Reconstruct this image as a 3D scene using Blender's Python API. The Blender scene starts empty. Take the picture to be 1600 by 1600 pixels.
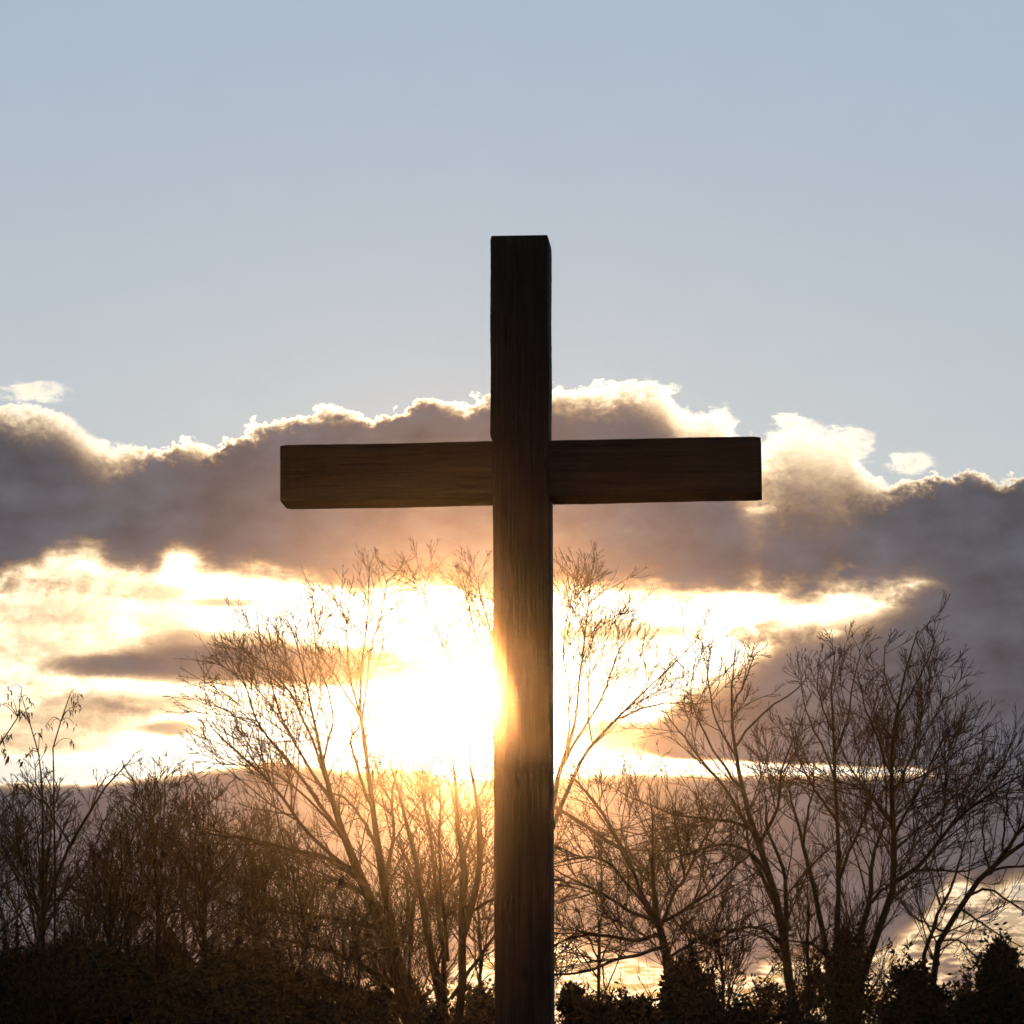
import bpy, math, random
import numpy as np
from mathutils import Vector, Euler, Matrix

# ------------------------------------------------------------------ camera
SC = bpy.context.scene
COL = SC.collection
F = 6570.0                      # focal length in pixels of the 1600 px photograph
PITCH = math.atan(990.0 / F)    # horizon lies 990 px under the centre
EYE = 1.6
cam_d = bpy.data.cameras.new('camera')
cam_d.sensor_width = 36.0
cam_d.lens = F / 1600.0 * 36.0
cam_d.clip_start = 0.2
cam_d.clip_end = 5000.0
cam = bpy.data.objects.new('camera', cam_d)
cam.location = (0, 0, EYE)
cam.rotation_euler = (math.pi / 2 + PITCH, 0, 0)
COL.objects.link(cam)
SC.camera = cam
cam_d.dof.use_dof = True
cam_d.dof.focus_distance = 23.0
cam_d.dof.aperture_fstop = 20.0


def ray(px, py):
    x = (px - 800.0) / F
    y = (800.0 - py) / F
    c, s = math.cos(PITCH), math.sin(PITCH)
    return (x, c - s * y, s + c * y)


def at(px, py, Y):
    """world point seen at (px, py) of the photograph, Y metres away"""
    d = ray(px, py)
    k = Y / d[1]
    return (d[0] * k, Y, EYE + d[2] * k)


def azel(px, py):
    d = ray(px, py)
    n = math.sqrt(sum(v * v for v in d))
    return math.degrees(math.atan2(d[0], d[1])), math.degrees(math.asin(d[2] / n))


SC.view_settings.view_transform = 'Standard'
SC.view_settings.look = 'None'
SC.view_settings.exposure = 0.0
SC.view_settings.gamma = 1.0
SC.view_settings.use_curve_mapping = False
SC.cycles.use_denoising = True
SC.cycles.max_bounces = 6
SC.cycles.volume_bounces = 0
SC.cycles.use_adaptive_sampling = True
SC.cycles.adaptive_threshold = 0.02

# ------------------------------------------------------------------ sun
SUN_PX = (744, 1092)
sd = Vector(ray(*SUN_PX)).normalized()
sun_az, sun_el = azel(*SUN_PX)
sun_d = bpy.data.lights.new('sun', 'SUN')
sun_d.energy = 2.2
sun_d.angle = math.radians(0.5)
sun_d.color = (1.0, 0.46, 0.14)
sun = bpy.data.objects.new('sun', sun_d)
sun.rotation_euler = sd.to_track_quat('Z', 'Y').to_euler()
sun.location = (0, 0, 30)
COL.objects.link(sun)

# ------------------------------------------------------------------ world: sky with a bank of evening clouds
world = bpy.data.worlds.new('World')
SC.world = world
world.use_nodes = True
wt = world.node_tree
wt.nodes.clear()


class V:
    """tiny expression wrapper round math nodes"""
    def __init__(s, sock): s.s = sock


def _in(node, i, v):
    if isinstance(v, V):
        wt.links.new(v.s, node.inputs[i])
    else:
        node.inputs[i].default_value = v


def m(op, *a, clamp=False):
    n = wt.nodes.new('ShaderNodeMath')
    n.operation = op
    n.use_clamp = clamp
    for i, v in enumerate(a):
        _in(n, i, v)
    return V(n.outputs[0])


V.__add__ = lambda a, b: m('ADD', a, b)
V.__radd__ = lambda a, b: m('ADD', b, a)
V.__sub__ = lambda a, b: m('SUBTRACT', a, b)
V.__rsub__ = lambda a, b: m('SUBTRACT', b, a)
V.__mul__ = lambda a, b: m('MULTIPLY', a, b)
V.__rmul__ = lambda a, b: m('MULTIPLY', b, a)
V.__truediv__ = lambda a, b: m('DIVIDE', a, b)
V.__neg__ = lambda a: m('MULTIPLY', a, -1.0)


def ss(x, lo, hi):
    n = wt.nodes.new('ShaderNodeMapRange')
    n.interpolation_type = 'SMOOTHSTEP'
    _in(n, 0, x); _in(n, 1, lo); _in(n, 2, hi)
    return V(n.outputs[0])


def vmax(a, b): return m('MAXIMUM', a, b)
def vmin(a, b): return m('MINIMUM', a, b)
def vexp(a): return m('EXPONENT', a)
def clamp01(a): return m('ADD', a, 0.0, clamp=True)


tc = wt.nodes.new('ShaderNodeTexCoord')
sep = wt.nodes.new('ShaderNodeSeparateXYZ')
wt.links.new(tc.outputs['Generated'], sep.inputs[0])
DX, DY, DZ = (V(sep.outputs[i]) for i in range(3))
DEG = 180 / math.pi
AZ = m('ARCTAN2', DX, DY) * DEG
EL = m('ARCSINE', m('MINIMUM', DZ, 0.9999)) * DEG


def noise(sx, sy, seed, detail=6.0, rough=0.55, dist=0.0):
    c = wt.nodes.new('ShaderNodeCombineXYZ')
    _in(c, 0, AZ * sx); _in(c, 1, EL * sy); c.inputs[2].default_value = seed
    n = wt.nodes.new('ShaderNodeTexNoise')
    n.inputs['Scale'].default_value = 1.0
    n.inputs['Detail'].default_value = detail
    n.inputs['Roughness'].default_value = rough
    n.inputs['Distortion'].default_value = dist
    wt.links.new(c.outputs[0], n.inputs['Vector'])
    return V(n.outputs[0]) - 0.5


ELMIN, ELMAX, AZR = -1.0, 19.0, 9.0


def curve(u, pts, pix=True):
    """FloatCurve over azimuth; pts are given as sky points (px, py) -> (azimuth, elevation)"""
    n = wt.nodes.new('ShaderNodeFloatCurve')
    cm = n.mapping
    cm.use_clip = True
    c = cm.curves[0]
    q = []
    for p in pts:
        if pix:
            a, e = azel(*p)
            q.append(((a + AZR) / (2 * AZR), (e - ELMIN) / (ELMAX - ELMIN)))
        else:
            a, e = azel(p[0], 800)
            q.append(((a + AZR) / (2 * AZR), p[1]))
    q.sort()
    while len(c.points) < len(q):
        c.points.new(0.5, 0.5)
    for i, (a, b) in enumerate(q):
        c.points[i].location = (a, b)
        c.points[i].handle_type = 'AUTO_CLAMPED'
    cm.update()
    x = (u + AZR) / (2 * AZR)
    _in(n, 1, x)
    n.inputs[0].default_value = 1.0
    v = V(n.outputs[0])
    return v * (ELMAX - ELMIN) + ELMIN if pix else v


PD = 1.0 / F * DEG              # degrees per photograph pixel near the centre
n_big = noise(1.1, 1.8, 3.1, 4, 0.5)
n_mid = noise(3.2, 4.6, 7.7, 6, 0.6, 0.4)
n_fine = noise(9.0, 12.0, 1.7, 6, 0.62, 0.6)
n_str = noise(0.9, 4.2, 11.3, 5, 0.55)
n_strf = noise(2.2, 9.5, 17.3, 6, 0.6, 0.3)

# --- main bank
AZ0 = AZ
AZW = AZ + n_mid * 0.55 + n_fine * 0.15
top = curve(AZW, [(-700, 640), (-80, 634), (0, 634), (60, 634), (110, 650), (150, 680), (200, 690), (245, 697), (290, 680), (335, 696),
                 (380, 670), (450, 648), (520, 633), (575, 652), (620, 640), (670, 618), (720, 632), (770, 612),
                 (860, 598), (930, 600), (985, 592), (1040, 603), (1065, 635), (1100, 640), (1140, 665), (1175, 690), (1200, 668), (1240, 652),
                 (1300, 664), (1325, 682), (1352, 730), (1390, 750), (1440, 748), (1500, 732), (1560, 745), (1600, 742), (2100, 700)])
bot = curve(AZ, [(-700, 900), (0, 915), (50, 892), (110, 868), (180, 890), (225, 900), (280, 875), (330, 900), (400, 905), (450, 914), (520, 928),
                 (600, 934), (700, 930), (800, 936), (900, 934), (1000, 938), (1150, 940), (1250, 945), (1330, 922),
                 (1400, 915), (1460, 925), (1500, 985), (1560, 1100), (1600, 1200), (2100, 1200)])
rimw = curve(AZW, [(-700, .25), (0, .30), (80, .36), (150, .42), (200, .30), (260, .17), (300, .24), (350, .15), (450, .15), (520, .16), (570, .09), (680, .13),
                  (760, .16), (870, .30), (960, .34), (1060, .55), (1130, .60), (1190, .95), (1280, .95), (1335, .60), (1400, .20),
                  (1500, .11), (1600, .10), (2100, .15)], pix=False) * 2.4
d_top = top - EL + n_mid * 0.50 + n_fine * 0.24
d_bot = EL - bot + n_big * 0.45 + n_str * 0.45 + n_mid * 0.30
tau_main = clamp01(d_top / (rimw + 0.03)) * ss(d_bot, -0.22, 0.66)
tau_main = m('POWER', tau_main, 1.35) * (5.4 + n_big * 2.4 + n_mid * 2.0 + n_fine * 0.9)

# --- mass on the right, under the main bank, its foot at the thin bright slit
mtop = curve(AZ, [(-700, 1240), (850, 1230), (960, 1180), (1020, 1120), (1060, 1075), (1105, 1050), (1150, 1032), (1190, 1000), (1240, 972), (1300, 958),
                  (1370, 940), (1420, 912), (1480, 870), (2100, 800)])
mbot = curve(AZ, [(-700, 1180), (850, 1180), (950, 1166), (1050, 1190), (1130, 1197), (1300, 1202), (1430, 1207), (1500, 1240), (2100, 1300)])
d_mt = mtop - EL + n_mid * 0.24 + n_fine * 0.03 + n_str * 0.15
d_mb = EL - mbot + n_str * 0.20 + n_strf * 0.06
tau_mid = clamp01(d_mt / 0.85) * ss(d_mb, 0.0, 0.16) * (5.4 + n_big * 2.6 + n_mid * 2.0)

# --- low bank down to the hazy strip near the horizon
ltop = curve(AZ, [(-700, 1225), (0, 1222), (100, 1224), (200, 1216), (330, 1200), (450, 1188), (560, 1200), (640, 1196), (700, 1212), (790, 1215),
                  (900, 1210), (1000, 1206), (1150, 1208), (1430, 1206), (1600, 1195), (2100, 1190)])
lbot = curve(AZ, [(-700, 1560), (300, 1540), (560, 1555), (690, 1535), (750, 1500), (880, 1482), (960, 1500), (1020, 1520), (1300, 1505), (1380, 1492), (1440, 1452), (1495, 1385),
                  (1545, 1405), (1600, 1385), (2100, 1400)])
d_lt = ltop - EL + n_mid * 0.12 + n_str * 0.10
d_lb = EL - lbot + n_str * 0.40 + n_mid * 0.16
tau_low = clamp01(d_lt / 0.22) * clamp01(d_lb / 0.40) * (5.0 + n_big * 2.4 + n_str * 1.6)
# broken cloud strips under it
brk = ss(n_strf + n_str * 0.8 + n_big * 0.3 + n_mid * 0.3, -0.12, 0.30) * ss(EL, 0.8, 1.8) * ss(ltop - EL, 0.2, 1.0) * 3.0
tau_low = vmax(tau_low, brk)

tau = vmax(vmax(tau_main, tau_mid), tau_low)


# --- streaks and small patches
def blob(px, py, rx, ry, k, warp=0.5):
    a, e = azel(px, py)
    rx *= PD; ry *= PD
    x = (AZ - a + n_mid * (warp * 0.5)) / rx
    y = (EL - e + n_str * (warp * 0.20) + n_strf * (warp * 0.22) + n_fine * (warp * 0.05)) / ry
    r = x * x + y * y
    return vexp(-(r * r)) * k


blobs = [
    (430, 1040, 285, 30, 3.0, .5), (170, 1040, 100, 16, 1.0, .6), (350, 1008, 130, 24, 1.4, .8), (640, 1044, 60, 13, 1.3, .3),
    (352, 941, 55, 8, 1.2, .3), (265, 965, 60, 38, .6, .9), (60, 955, 120, 22, .3, 1.2), (150, 920, 160, 26, .3, 1.0),
    (40, 1010, 90, 20, .2, 1.3), (220, 1095, 110, 20, .8, .7), (120, 1120, 130, 26, .6, .9), (60, 1165, 130, 20, .6, .9),
    (268, 1138, 50, 12, 1.3, .4), (450, 1100, 70, 10, .5, .6), (240, 925, 60, 12, .5, 1.0), (150, 1000, 160, 40, .1, 1.5),
    (960, 984, 110, 16, .9, .7), (990, 1052, 60, 10, .5, .8), (1080, 990, 50, 14, .6, .8), (1010, 1155, 130, 26, 1.5, .6),
    (1190, 985, 50, 22, .5, .8), (940, 1135, 60, 16, .7, .8),
]
for b in blobs:
    tau = tau + blob(*b)
# loose scraps of cloud above the bank, and curdled thin cloud low on the left: broken up by the noise
def scrap(px, py, rx, ry, k, fine=1.1, lo=-0.35, hi=0.75):
    env = blob(px, py, rx, ry, 1.0, 1.4)
    return ss(env + n_mid * 1.5 + n_fine * fine - 0.75, lo, hi) * env * k


for b in [(48, 611, 60, 15, .34, 1.6, -.7, .9), (1425, 724, 42, 18, .34, 1.6, -.7, .9), (1330, 690, 34, 30, .45, 1.6, -.6, .9), (1125, 664, 28, 28, .45, 1.6, -.6, .9), (1235, 660, 40, 14, .5), (1010, 606, 60, 18, .5),
          (80, 990, 260, 110, .85, .45), (100, 1130, 240, 60, .8, .4), (300, 1100, 160, 26, .6, .4), (1380, 930, 120, 26, 1.2, .9), (1220, 985, 90, 30, 1.0, .9), (120, 900, 200, 40, .6, .6), (60, 1075, 160, 30, .6, .6), (980, 1000, 130, 40, .8, .5), (960, 1060, 100, 30, .5, .5), (1170, 1000, 60, 30, .8)]:
    tau = tau + scrap(*b)
# clear slits / brighter holes
hole = blob(1190, 797, 26, 10, .4, 1.2) + blob(1300, 990, 18, 7, .5, .3)
tau = tau * (1.0 - clamp01(hole))
tau = vmax(tau, 0.0)
# beyond the pictured part of the sky the bank carries on as a low layer of broken cloud
side = ss(m('ABSOLUTE', AZ), 12.0, 40.0)
far = ss(n_big + n_mid * 0.4, -0.1, 0.25) * ss(12.0 - EL, 0.0, 7.0) * 1.6
tau = tau * (1.0 - side) + far * side
tau = tau * ss(18.0 - EL, 0.0, 3.0)

# --- angle to the sun
dn = wt.nodes.new('ShaderNodeVectorMath'); dn.operation = 'DOT_PRODUCT'
wt.links.new(tc.outputs['Generated'], dn.inputs[0])
dn.inputs[1].default_value = tuple(sd)
TH = m('ARCCOSINE', m('MINIMUM', V(dn.outputs['Value']), 0.999999)) * DEG
g_core = vexp(-(TH * TH) / (0.95 * 0.95)) * 2.5          # solar aureole
g_near = vexp(-(TH * TH) / (3.2 * 3.2))
g_or = vexp(-(TH * TH) / (2.3 * 2.3))
g_thru = vexp(-(TH * TH) / (5.6 * 5.6))
g_mid = vexp(-(TH * TH) / (7.5 * 7.5))
below = ss(top - 0.9 - EL, -0.6, 1.6)                     # clear air under the bank, lit through
horiz = ss(3.7 - EL, -1.0, 1.5)                            # dimmer, yellower close to the horizon


def col(r, g, b):
    n = wt.nodes.new('ShaderNodeCombineXYZ')
    for i, v in enumerate((r, g, b)):
        _in(n, i, v)
    return V(n.outputs[0])


def vm(op, a, b):
    n = wt.nodes.new('ShaderNodeVectorMath'); n.operation = op
    for i, v in enumerate((a, b)):
        if isinstance(v, V): wt.links.new(v.s, n.inputs[i])
        else: n.inputs[i].default_value = v
    return V(n.outputs[0])


def scale(a, k):
    n = wt.nodes.new('ShaderNodeVectorMath'); n.operation = 'SCALE'
    wt.links.new(a.s, n.inputs[0]) if isinstance(a, V) else setattr(n.inputs[0], 'default_value', a)
    _in(n, 3, k)
    return V(n.outputs[0])


sky = wt.nodes.new('ShaderNodeTexSky')
sky.sky_type = 'NISHITA'
sky.sun_disc = False
sky.sun_elevation = math.radians(sun_el)
sky.sun_rotation = math.radians(sun_az)
sky.air_density = 1.0
sky.dust_density = 1.2
sky.ozone_density = 2.0
SKY = vm('MULTIPLY', V(sky.outputs[0]), (0.55, 0.62, 0.85))
veil = ss(26.0 - EL, 0.0, 20.0)                            # thin high veil whitening the lower sky
vz = ss(m('ABSOLUTE', AZ), 14.0, 60.0)
SKYC = vm('ADD', scale(SKY, 1.0), scale((1.0, 1.0, 1.0), 0.0))

K = 10.0                                                   # world colours below are divided by the background strength 0.1
WS = 0.1


def wcol(r, g, b): return (r * K, g * K, b * K)


# clear sky of the pictured side: soft grey blue, paler towards the bank
t_ = ss(EL, 7.5, 16.5)
blue = vm('ADD', scale(wcol(0.395, 0.485, 0.610), t_), scale(wcol(0.505, 0.568, 0.600), 1.0 - t_))
blue = scale(blue, 1.0 + n_big * 0.05 + n_str * 0.05 * ss(13.0 - EL, 0.0, 5.0))
front = (1.0 - vz) * ss(60.0 - EL, 0.0, 35.0)
base = vm('ADD', scale(SKYC, 1.0 - front * 0.92), scale(blue, front * 0.92))
# light coming through under the bank
thru = vm('ADD', scale(wcol(1.12, 0.86, 0.53), g_thru), vm('ADD', scale(wcol(2.0, 1.75, 1.35), g_near), scale(wcol(1, .95, .85), g_core)))
thru = vm('MULTIPLY', thru, col(1.0 - horiz * 0.50, 1.0 - horiz * 0.66, 1.0 - horiz * 0.84))
base = vm('MULTIPLY', base, col(1.0 - horiz * 0.45, 1.0 - horiz * 0.62, 1.0 - horiz * 0.82))
base = vm('ADD', base, scale(thru, below * (1.0 - side)))
# extinction (blue first, so thin parts go cream, then orange brown)
ext = col(vexp(tau * -1.35), vexp(tau * -1.6), vexp(tau * -2.0))
c1 = vm('MULTIPLY', base, ext)
# silver lining: thin cloud scatters the sun forwards
rim = (1.0 - vexp(tau * -3.0)) * vexp(tau * -1.55)
rimS = (g_mid * 4.6 + g_near * 1.6 + 0.2) * (1.0 - side)
rim = rim * (1.0 + n_mid * 1.1 + n_str * 0.6)
c2 = scale(vm('MULTIPLY', wcol(1.0, 0.84, 0.60), col(1.0, vexp(tau * -0.18), vexp(tau * -0.45))), rim * rimS)
# body of the cloud
body_k = (1.0 - vexp(tau * -0.9))
cool = vm('ADD', scale(wcol(0.080, 0.090, 0.116), 1.0), scale(wcol(0.150, 0.098, 0.070), g_or))
cool = vm('ADD', cool, scale(wcol(0.024, 0.020, 0.018), g_mid))
shade = 1.0 + n_big * 1.3 + n_mid * 0.45 + n_str * 0.3
c3 = scale(cool, body_k * shade)
tot = vm('ADD', vm('ADD', c1, c2), c3)
# below the horizon: dark land colour
grd = ss(EL, -0.6, 0.0)
tot = scale(tot, grd * 0.9 + 0.1)
bgn = wt.nodes.new('ShaderNodeBackground')
wt.links.new(tot.s, bgn.inputs[0])
bgn.inputs[1].default_value = WS
wo = wt.nodes.new('ShaderNodeOutputWorld')
wt.links.new(bgn.outputs[0], wo.inputs[0])
world.cycles.sampling_method = 'MANUAL'
world.cycles.sample_map_resolution = 1024


# ------------------------------------------------------------------ materials
def mat(name):
    M = bpy.data.materials.new(name)
    M.use_nodes = True
    nt = M.node_tree
    return M, nt, nt.nodes['Principled BSDF']


def ramp(nt, fac, stops):
    r = nt.nodes.new('ShaderNodeValToRGB')
    e = r.color_ramp.elements
    while len(e) < len(stops): e.new(0.5)
    for i, (p, c) in enumerate(stops):
        e[i].position = p; e[i].color = (*c, 1)
    nt.links.new(fac, r.inputs[0])
    return r.outputs[0]


def tex(nt, sc, scale=1.0, detail=6, rough=0.6, coord='Object', dist=0.0):
    t = nt.nodes.new('ShaderNodeTexCoord'); mp = nt.nodes.new('ShaderNodeMapping')
    mp.inputs['Scale'].default_value = sc
    nt.links.new(t.outputs[coord], mp.inputs[0])
    n = nt.nodes.new('ShaderNodeTexNoise')
    n.inputs['Scale'].default_value = scale; n.inputs['Detail'].default_value = detail
    n.inputs['Roughness'].default_value = rough; n.inputs['Distortion'].default_value = dist
    nt.links.new(mp.outputs[0], n.inputs['Vector'])
    return n.outputs[0]


def wood_mat(name, tint=1.0):
    """rough sawn treated timber; grain runs along local X"""
    M, nt, b = mat(name)
    g1 = tex(nt, (0.8, 22, 22), 1.6, 8, 0.65, dist=0.4)
    g2 = tex(nt, (4, 160, 160), 1.0, 4, 0.6)
    big = tex(nt, (1.2, 3, 3), 1.0, 3, 0.5)
    c = ramp(nt, g1, [(0.25, (.090 * tint, .050 * tint, .024 * tint)), (0.48, (.132 * tint, .074 * tint, .038 * tint)),
                      (0.62, (.160 * tint, .091 * tint, .048 * tint)), (0.8, (.19 * tint, .112 * tint, .062 * tint))])
    c2 = ramp(nt, g2, [(0.3, (.80, .78, .76)), (0.7, (1.1, 1.1, 1.1))])
    c3 = ramp(nt, big, [(0.3, (.84, .82, .80)), (0.7, (1.15, 1.05, 1.0))])
    m1 = nt.nodes.new('ShaderNodeMixRGB'); m1.blend_type = 'MULTIPLY'; m1.inputs[0].default_value = 1
    nt.links.new(c, m1.inputs[1]); nt.links.new(c2, m1.inputs[2])
    m2 = nt.nodes.new('ShaderNodeMixRGB'); m2.blend_type = 'MULTIPLY'; m2.inputs[0].default_value = 1
    nt.links.new(m1.outputs[0], m2.inputs[1]); nt.links.new(c3, m2.inputs[2])
    # long drying cracks
    ck = tex(nt, (0.55, 30, 30), 1.0, 3, 0.5, dist=0.25)
    ckr = ramp(nt, ck, [(0.0, (1, 1, 1)), (0.483, (1, 1, 1)), (0.5, (.30, .28, .27)), (0.517, (1, 1, 1))])
    mk = nt.nodes.new('ShaderNodeMixRGB'); mk.blend_type = 'MULTIPLY'; mk.inputs[0].default_value = .8
    nt.links.new(m2.outputs[0], mk.inputs[1]); nt.links.new(ckr, mk.inputs[2]); m2 = mk
    # knots
    t = nt.nodes.new('ShaderNodeTexCoord'); mp = nt.nodes.new('ShaderNodeMapping'); mp.inputs['Scale'].default_value = (2.1, 5.2, 5.2)
    nt.links.new(t.outputs['Object'], mp.inputs[0])
    vo = nt.nodes.new('ShaderNodeTexVoronoi'); vo.inputs['Scale'].default_value = 1.0
    nt.links.new(mp.outputs[0], vo.inputs['Vector'])
    kn = ramp(nt, vo.outputs['Distance'], [(0.0, (.45, .38, .34)), (0.07, (.6, .55, .5)), (0.13, (1, 1, 1)), (1, (1, 1, 1))])
    m3 = nt.nodes.new('ShaderNodeMixRGB'); m3.blend_type = 'MULTIPLY'; m3.inputs[0].default_value = 1
    nt.links.new(m2.outputs[0], m3.inputs[1]); nt.links.new(kn, m3.inputs[2])
    nt.links.new(m3.outputs[0], b.inputs['Base Color'])
    b.inputs['Roughness'].default_value = 0.85
    b.inputs['Specular IOR Level'].default_value = 0.25
    bp = nt.nodes.new('ShaderNodeBump'); bp.inputs['Strength'].default_value = 0.6; bp.inputs['Distance'].default_value = 0.006
    nt.links.new(g1, bp.inputs['Height'])
    bp2 = nt.nodes.new('ShaderNodeBump'); bp2.inputs['Strength'].default_value = 0.5; bp2.inputs['Distance'].default_value = 0.002
    nt.links.new(g2, bp2.inputs['Height']); nt.links.new(bp.outputs[0], bp2.inputs['Normal'])
    nt.links.new(bp2.outputs[0], b.inputs['Normal'])
    return M


M_WOOD = wood_mat('timber', 0.53)


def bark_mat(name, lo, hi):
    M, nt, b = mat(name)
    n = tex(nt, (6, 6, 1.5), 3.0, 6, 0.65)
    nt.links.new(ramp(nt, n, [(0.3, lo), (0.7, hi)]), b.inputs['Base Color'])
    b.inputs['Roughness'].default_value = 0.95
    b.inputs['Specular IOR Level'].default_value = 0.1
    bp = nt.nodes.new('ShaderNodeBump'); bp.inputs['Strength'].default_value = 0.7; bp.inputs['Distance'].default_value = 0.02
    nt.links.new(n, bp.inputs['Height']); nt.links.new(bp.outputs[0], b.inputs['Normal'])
    return M


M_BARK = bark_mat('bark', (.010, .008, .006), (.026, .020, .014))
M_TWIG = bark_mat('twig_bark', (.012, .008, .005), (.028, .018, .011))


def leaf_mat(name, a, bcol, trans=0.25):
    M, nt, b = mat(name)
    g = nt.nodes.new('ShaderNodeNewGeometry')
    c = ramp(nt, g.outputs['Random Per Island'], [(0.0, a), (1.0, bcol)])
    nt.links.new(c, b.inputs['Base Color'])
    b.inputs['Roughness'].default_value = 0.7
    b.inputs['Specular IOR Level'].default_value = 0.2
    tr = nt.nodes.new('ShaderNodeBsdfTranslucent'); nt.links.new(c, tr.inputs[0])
    mx = nt.nodes.new('ShaderNodeMixShader'); mx.inputs[0].default_value = trans
    out = nt.nodes['Material Output']
    nt.links.new(b.outputs[0], mx.inputs[1]); nt.links.new(tr.outputs[0], mx.inputs[2]); nt.links.new(mx.outputs[0], out.inputs[0])
    return M


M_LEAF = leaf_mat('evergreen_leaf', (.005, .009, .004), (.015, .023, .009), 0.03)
M_DRY = leaf_mat('dry_leaf', (.045, .030, .014), (.085, .055, .022), 0.35)


# ------------------------------------------------------------------ object helpers
def tag(o, label=None, cat=None, group=None, kind=None):
    if label: o['label'] = label
    if cat: o['category'] = cat
    if group: o['group'] = group
    if kind: o['kind'] = kind
    return o


def empty(name, loc, rot=(0, 0, 0)):
    o = bpy.data.objects.new(name, None)
    o.location = loc; o.rotation_euler = rot
    o.empty_display_size = 0.3
    COL.objects.link(o)
    return o


def mesh_obj(name, verts, faces, material, parent=None, loc=(0, 0, 0), smooth=False):
    """verts (n,3) numpy in world or local space; faces (m,k) numpy, all of one size k"""
    me = bpy.data.meshes.new(name)
    verts = np.asarray(verts, dtype=np.float32); faces = np.asarray(faces, dtype=np.int32)
    k = faces.shape[1]
    me.vertices.add(len(verts)); me.vertices.foreach_set('co', verts.ravel())
    me.loops.add(faces.size); me.loops.foreach_set('vertex_index', faces.ravel())
    me.polygons.add(len(faces)); me.polygons.foreach_set('loop_start', np.arange(0, faces.size, k, dtype=np.int32))
    me.update(calc_edges=True)
    if smooth: me.polygons.foreach_set('use_smooth', np.ones(len(faces), dtype=bool))
    me.materials.append(material)
    o = bpy.data.objects.new(name, me)
    COL.objects.link(o)
    o.location = loc
    if parent: o.parent = parent
    return o


# ------------------------------------------------------------------ ground
def build_ground():
    M, nt, b = mat('meadow')
    n1 = tex(nt, (1, 1, 1), 0.15, 5, 0.6); n2 = tex(nt, (1, 1, 1), 9.0, 8, 0.7)
    a = ramp(nt, n1, [(0.35, (.035, .045, .014)), (0.65, (.085, .075, .030))])
    c = ramp(nt, n2, [(0.3, (.5, .5, .45)), (0.7, (1.2, 1.2, 1.1))])
    mx = nt.nodes.new('ShaderNodeMixRGB'); mx.blend_type = 'MULTIPLY'; mx.inputs[0].default_value = 1
    nt.links.new(a, mx.inputs[1]); nt.links.new(c, mx.inputs[2]); nt.links.new(mx.outputs[0], b.inputs['Base Color'])
    b.inputs['Roughness'].default_value = 1.0; b.inputs['Specular IOR Level'].default_value = 0.1
    bp = nt.nodes.new('ShaderNodeBump'); bp.inputs['Distance'].default_value = 0.05
    nt.links.new(n2, bp.inputs['Height']); nt.links.new(bp.outputs[0], b.inputs['Normal'])
    n = 121
    t = np.linspace(-1, 1, n); t = np.sign(t) * (np.abs(t) ** 2.2) * 1500
    X, Y = np.meshgrid(t, t)
    rng = np.random.default_rng(3)
    Z = rng.normal(0, 0.02, X.shape) - 0.02
    Z = np.where(np.hypot(X, Y) > 120, Z - 0.3 + 0.25 * np.sin(X / 90) * np.cos(Y / 70), Z)
    v = np.stack([X.ravel(), Y.ravel(), Z.ravel()], 1)
    i = np.arange(n * n).reshape(n, n)
    f = np.stack([i[:-1, :-1], i[:-1, 1:], i[1:, 1:], i[1:, :-1]], -1).reshape(-1, 4)
    o = mesh_obj('ground', v, f, M, smooth=True)
    tag(o, 'grassy meadow ground under the cross and the trees', 'ground', kind='structure')


build_ground()

# ------------------------------------------------------------------ haze
HM = bpy.data.materials.new('glare_haze')
HM.use_nodes = True
hn = HM.node_tree
hn.nodes.clear()
lobes = []
for dens_, g_ in ((0.00023, 0.995), (0.000060, 0.981)):      # a tight and a broad forward lobe, both even
    pv = hn.nodes.new('ShaderNodeVolumePrincipled')
    pv.inputs['Color'].default_value = (0.98, 0.90, 0.80, 1)
    pv.inputs['Density'].default_value = dens_
    pv.inputs['Density Attribute'].default_value = ''
    pv.inputs['Anisotropy'].default_value = g_
    lobes.append(pv)
ad = hn.nodes.new('ShaderNodeAddShader')
hn.links.new(lobes[0].outputs[0], ad.inputs[0]); hn.links.new(lobes[1].outputs[0], ad.inputs[1])
ho = hn.nodes.new('ShaderNodeOutputMaterial')
hn.links.new(ad.outputs[0], ho.inputs['Volume'])
try: HM.cycles.homogeneous_volume = True
except Exception: pass
hv = np.array([(x, y, z) for x in (-1510, 1510) for y in (-1510, 1510) for z in (-1.9, 14.0)], dtype=float)
hf = np.array([(0, 1, 3, 2), (4, 6, 7, 5), (0, 4, 5, 1), (2, 3, 7, 6), (0, 2, 6, 4), (1, 5, 7, 3)])
hz = mesh_obj('glare_haze', hv, hf, HM)  # added volume; its forward scattering imitates lens glare over post and trees
tag(hz, 'added thin warm haze round the low sun', 'glare_haze', kind='stuff')


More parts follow.
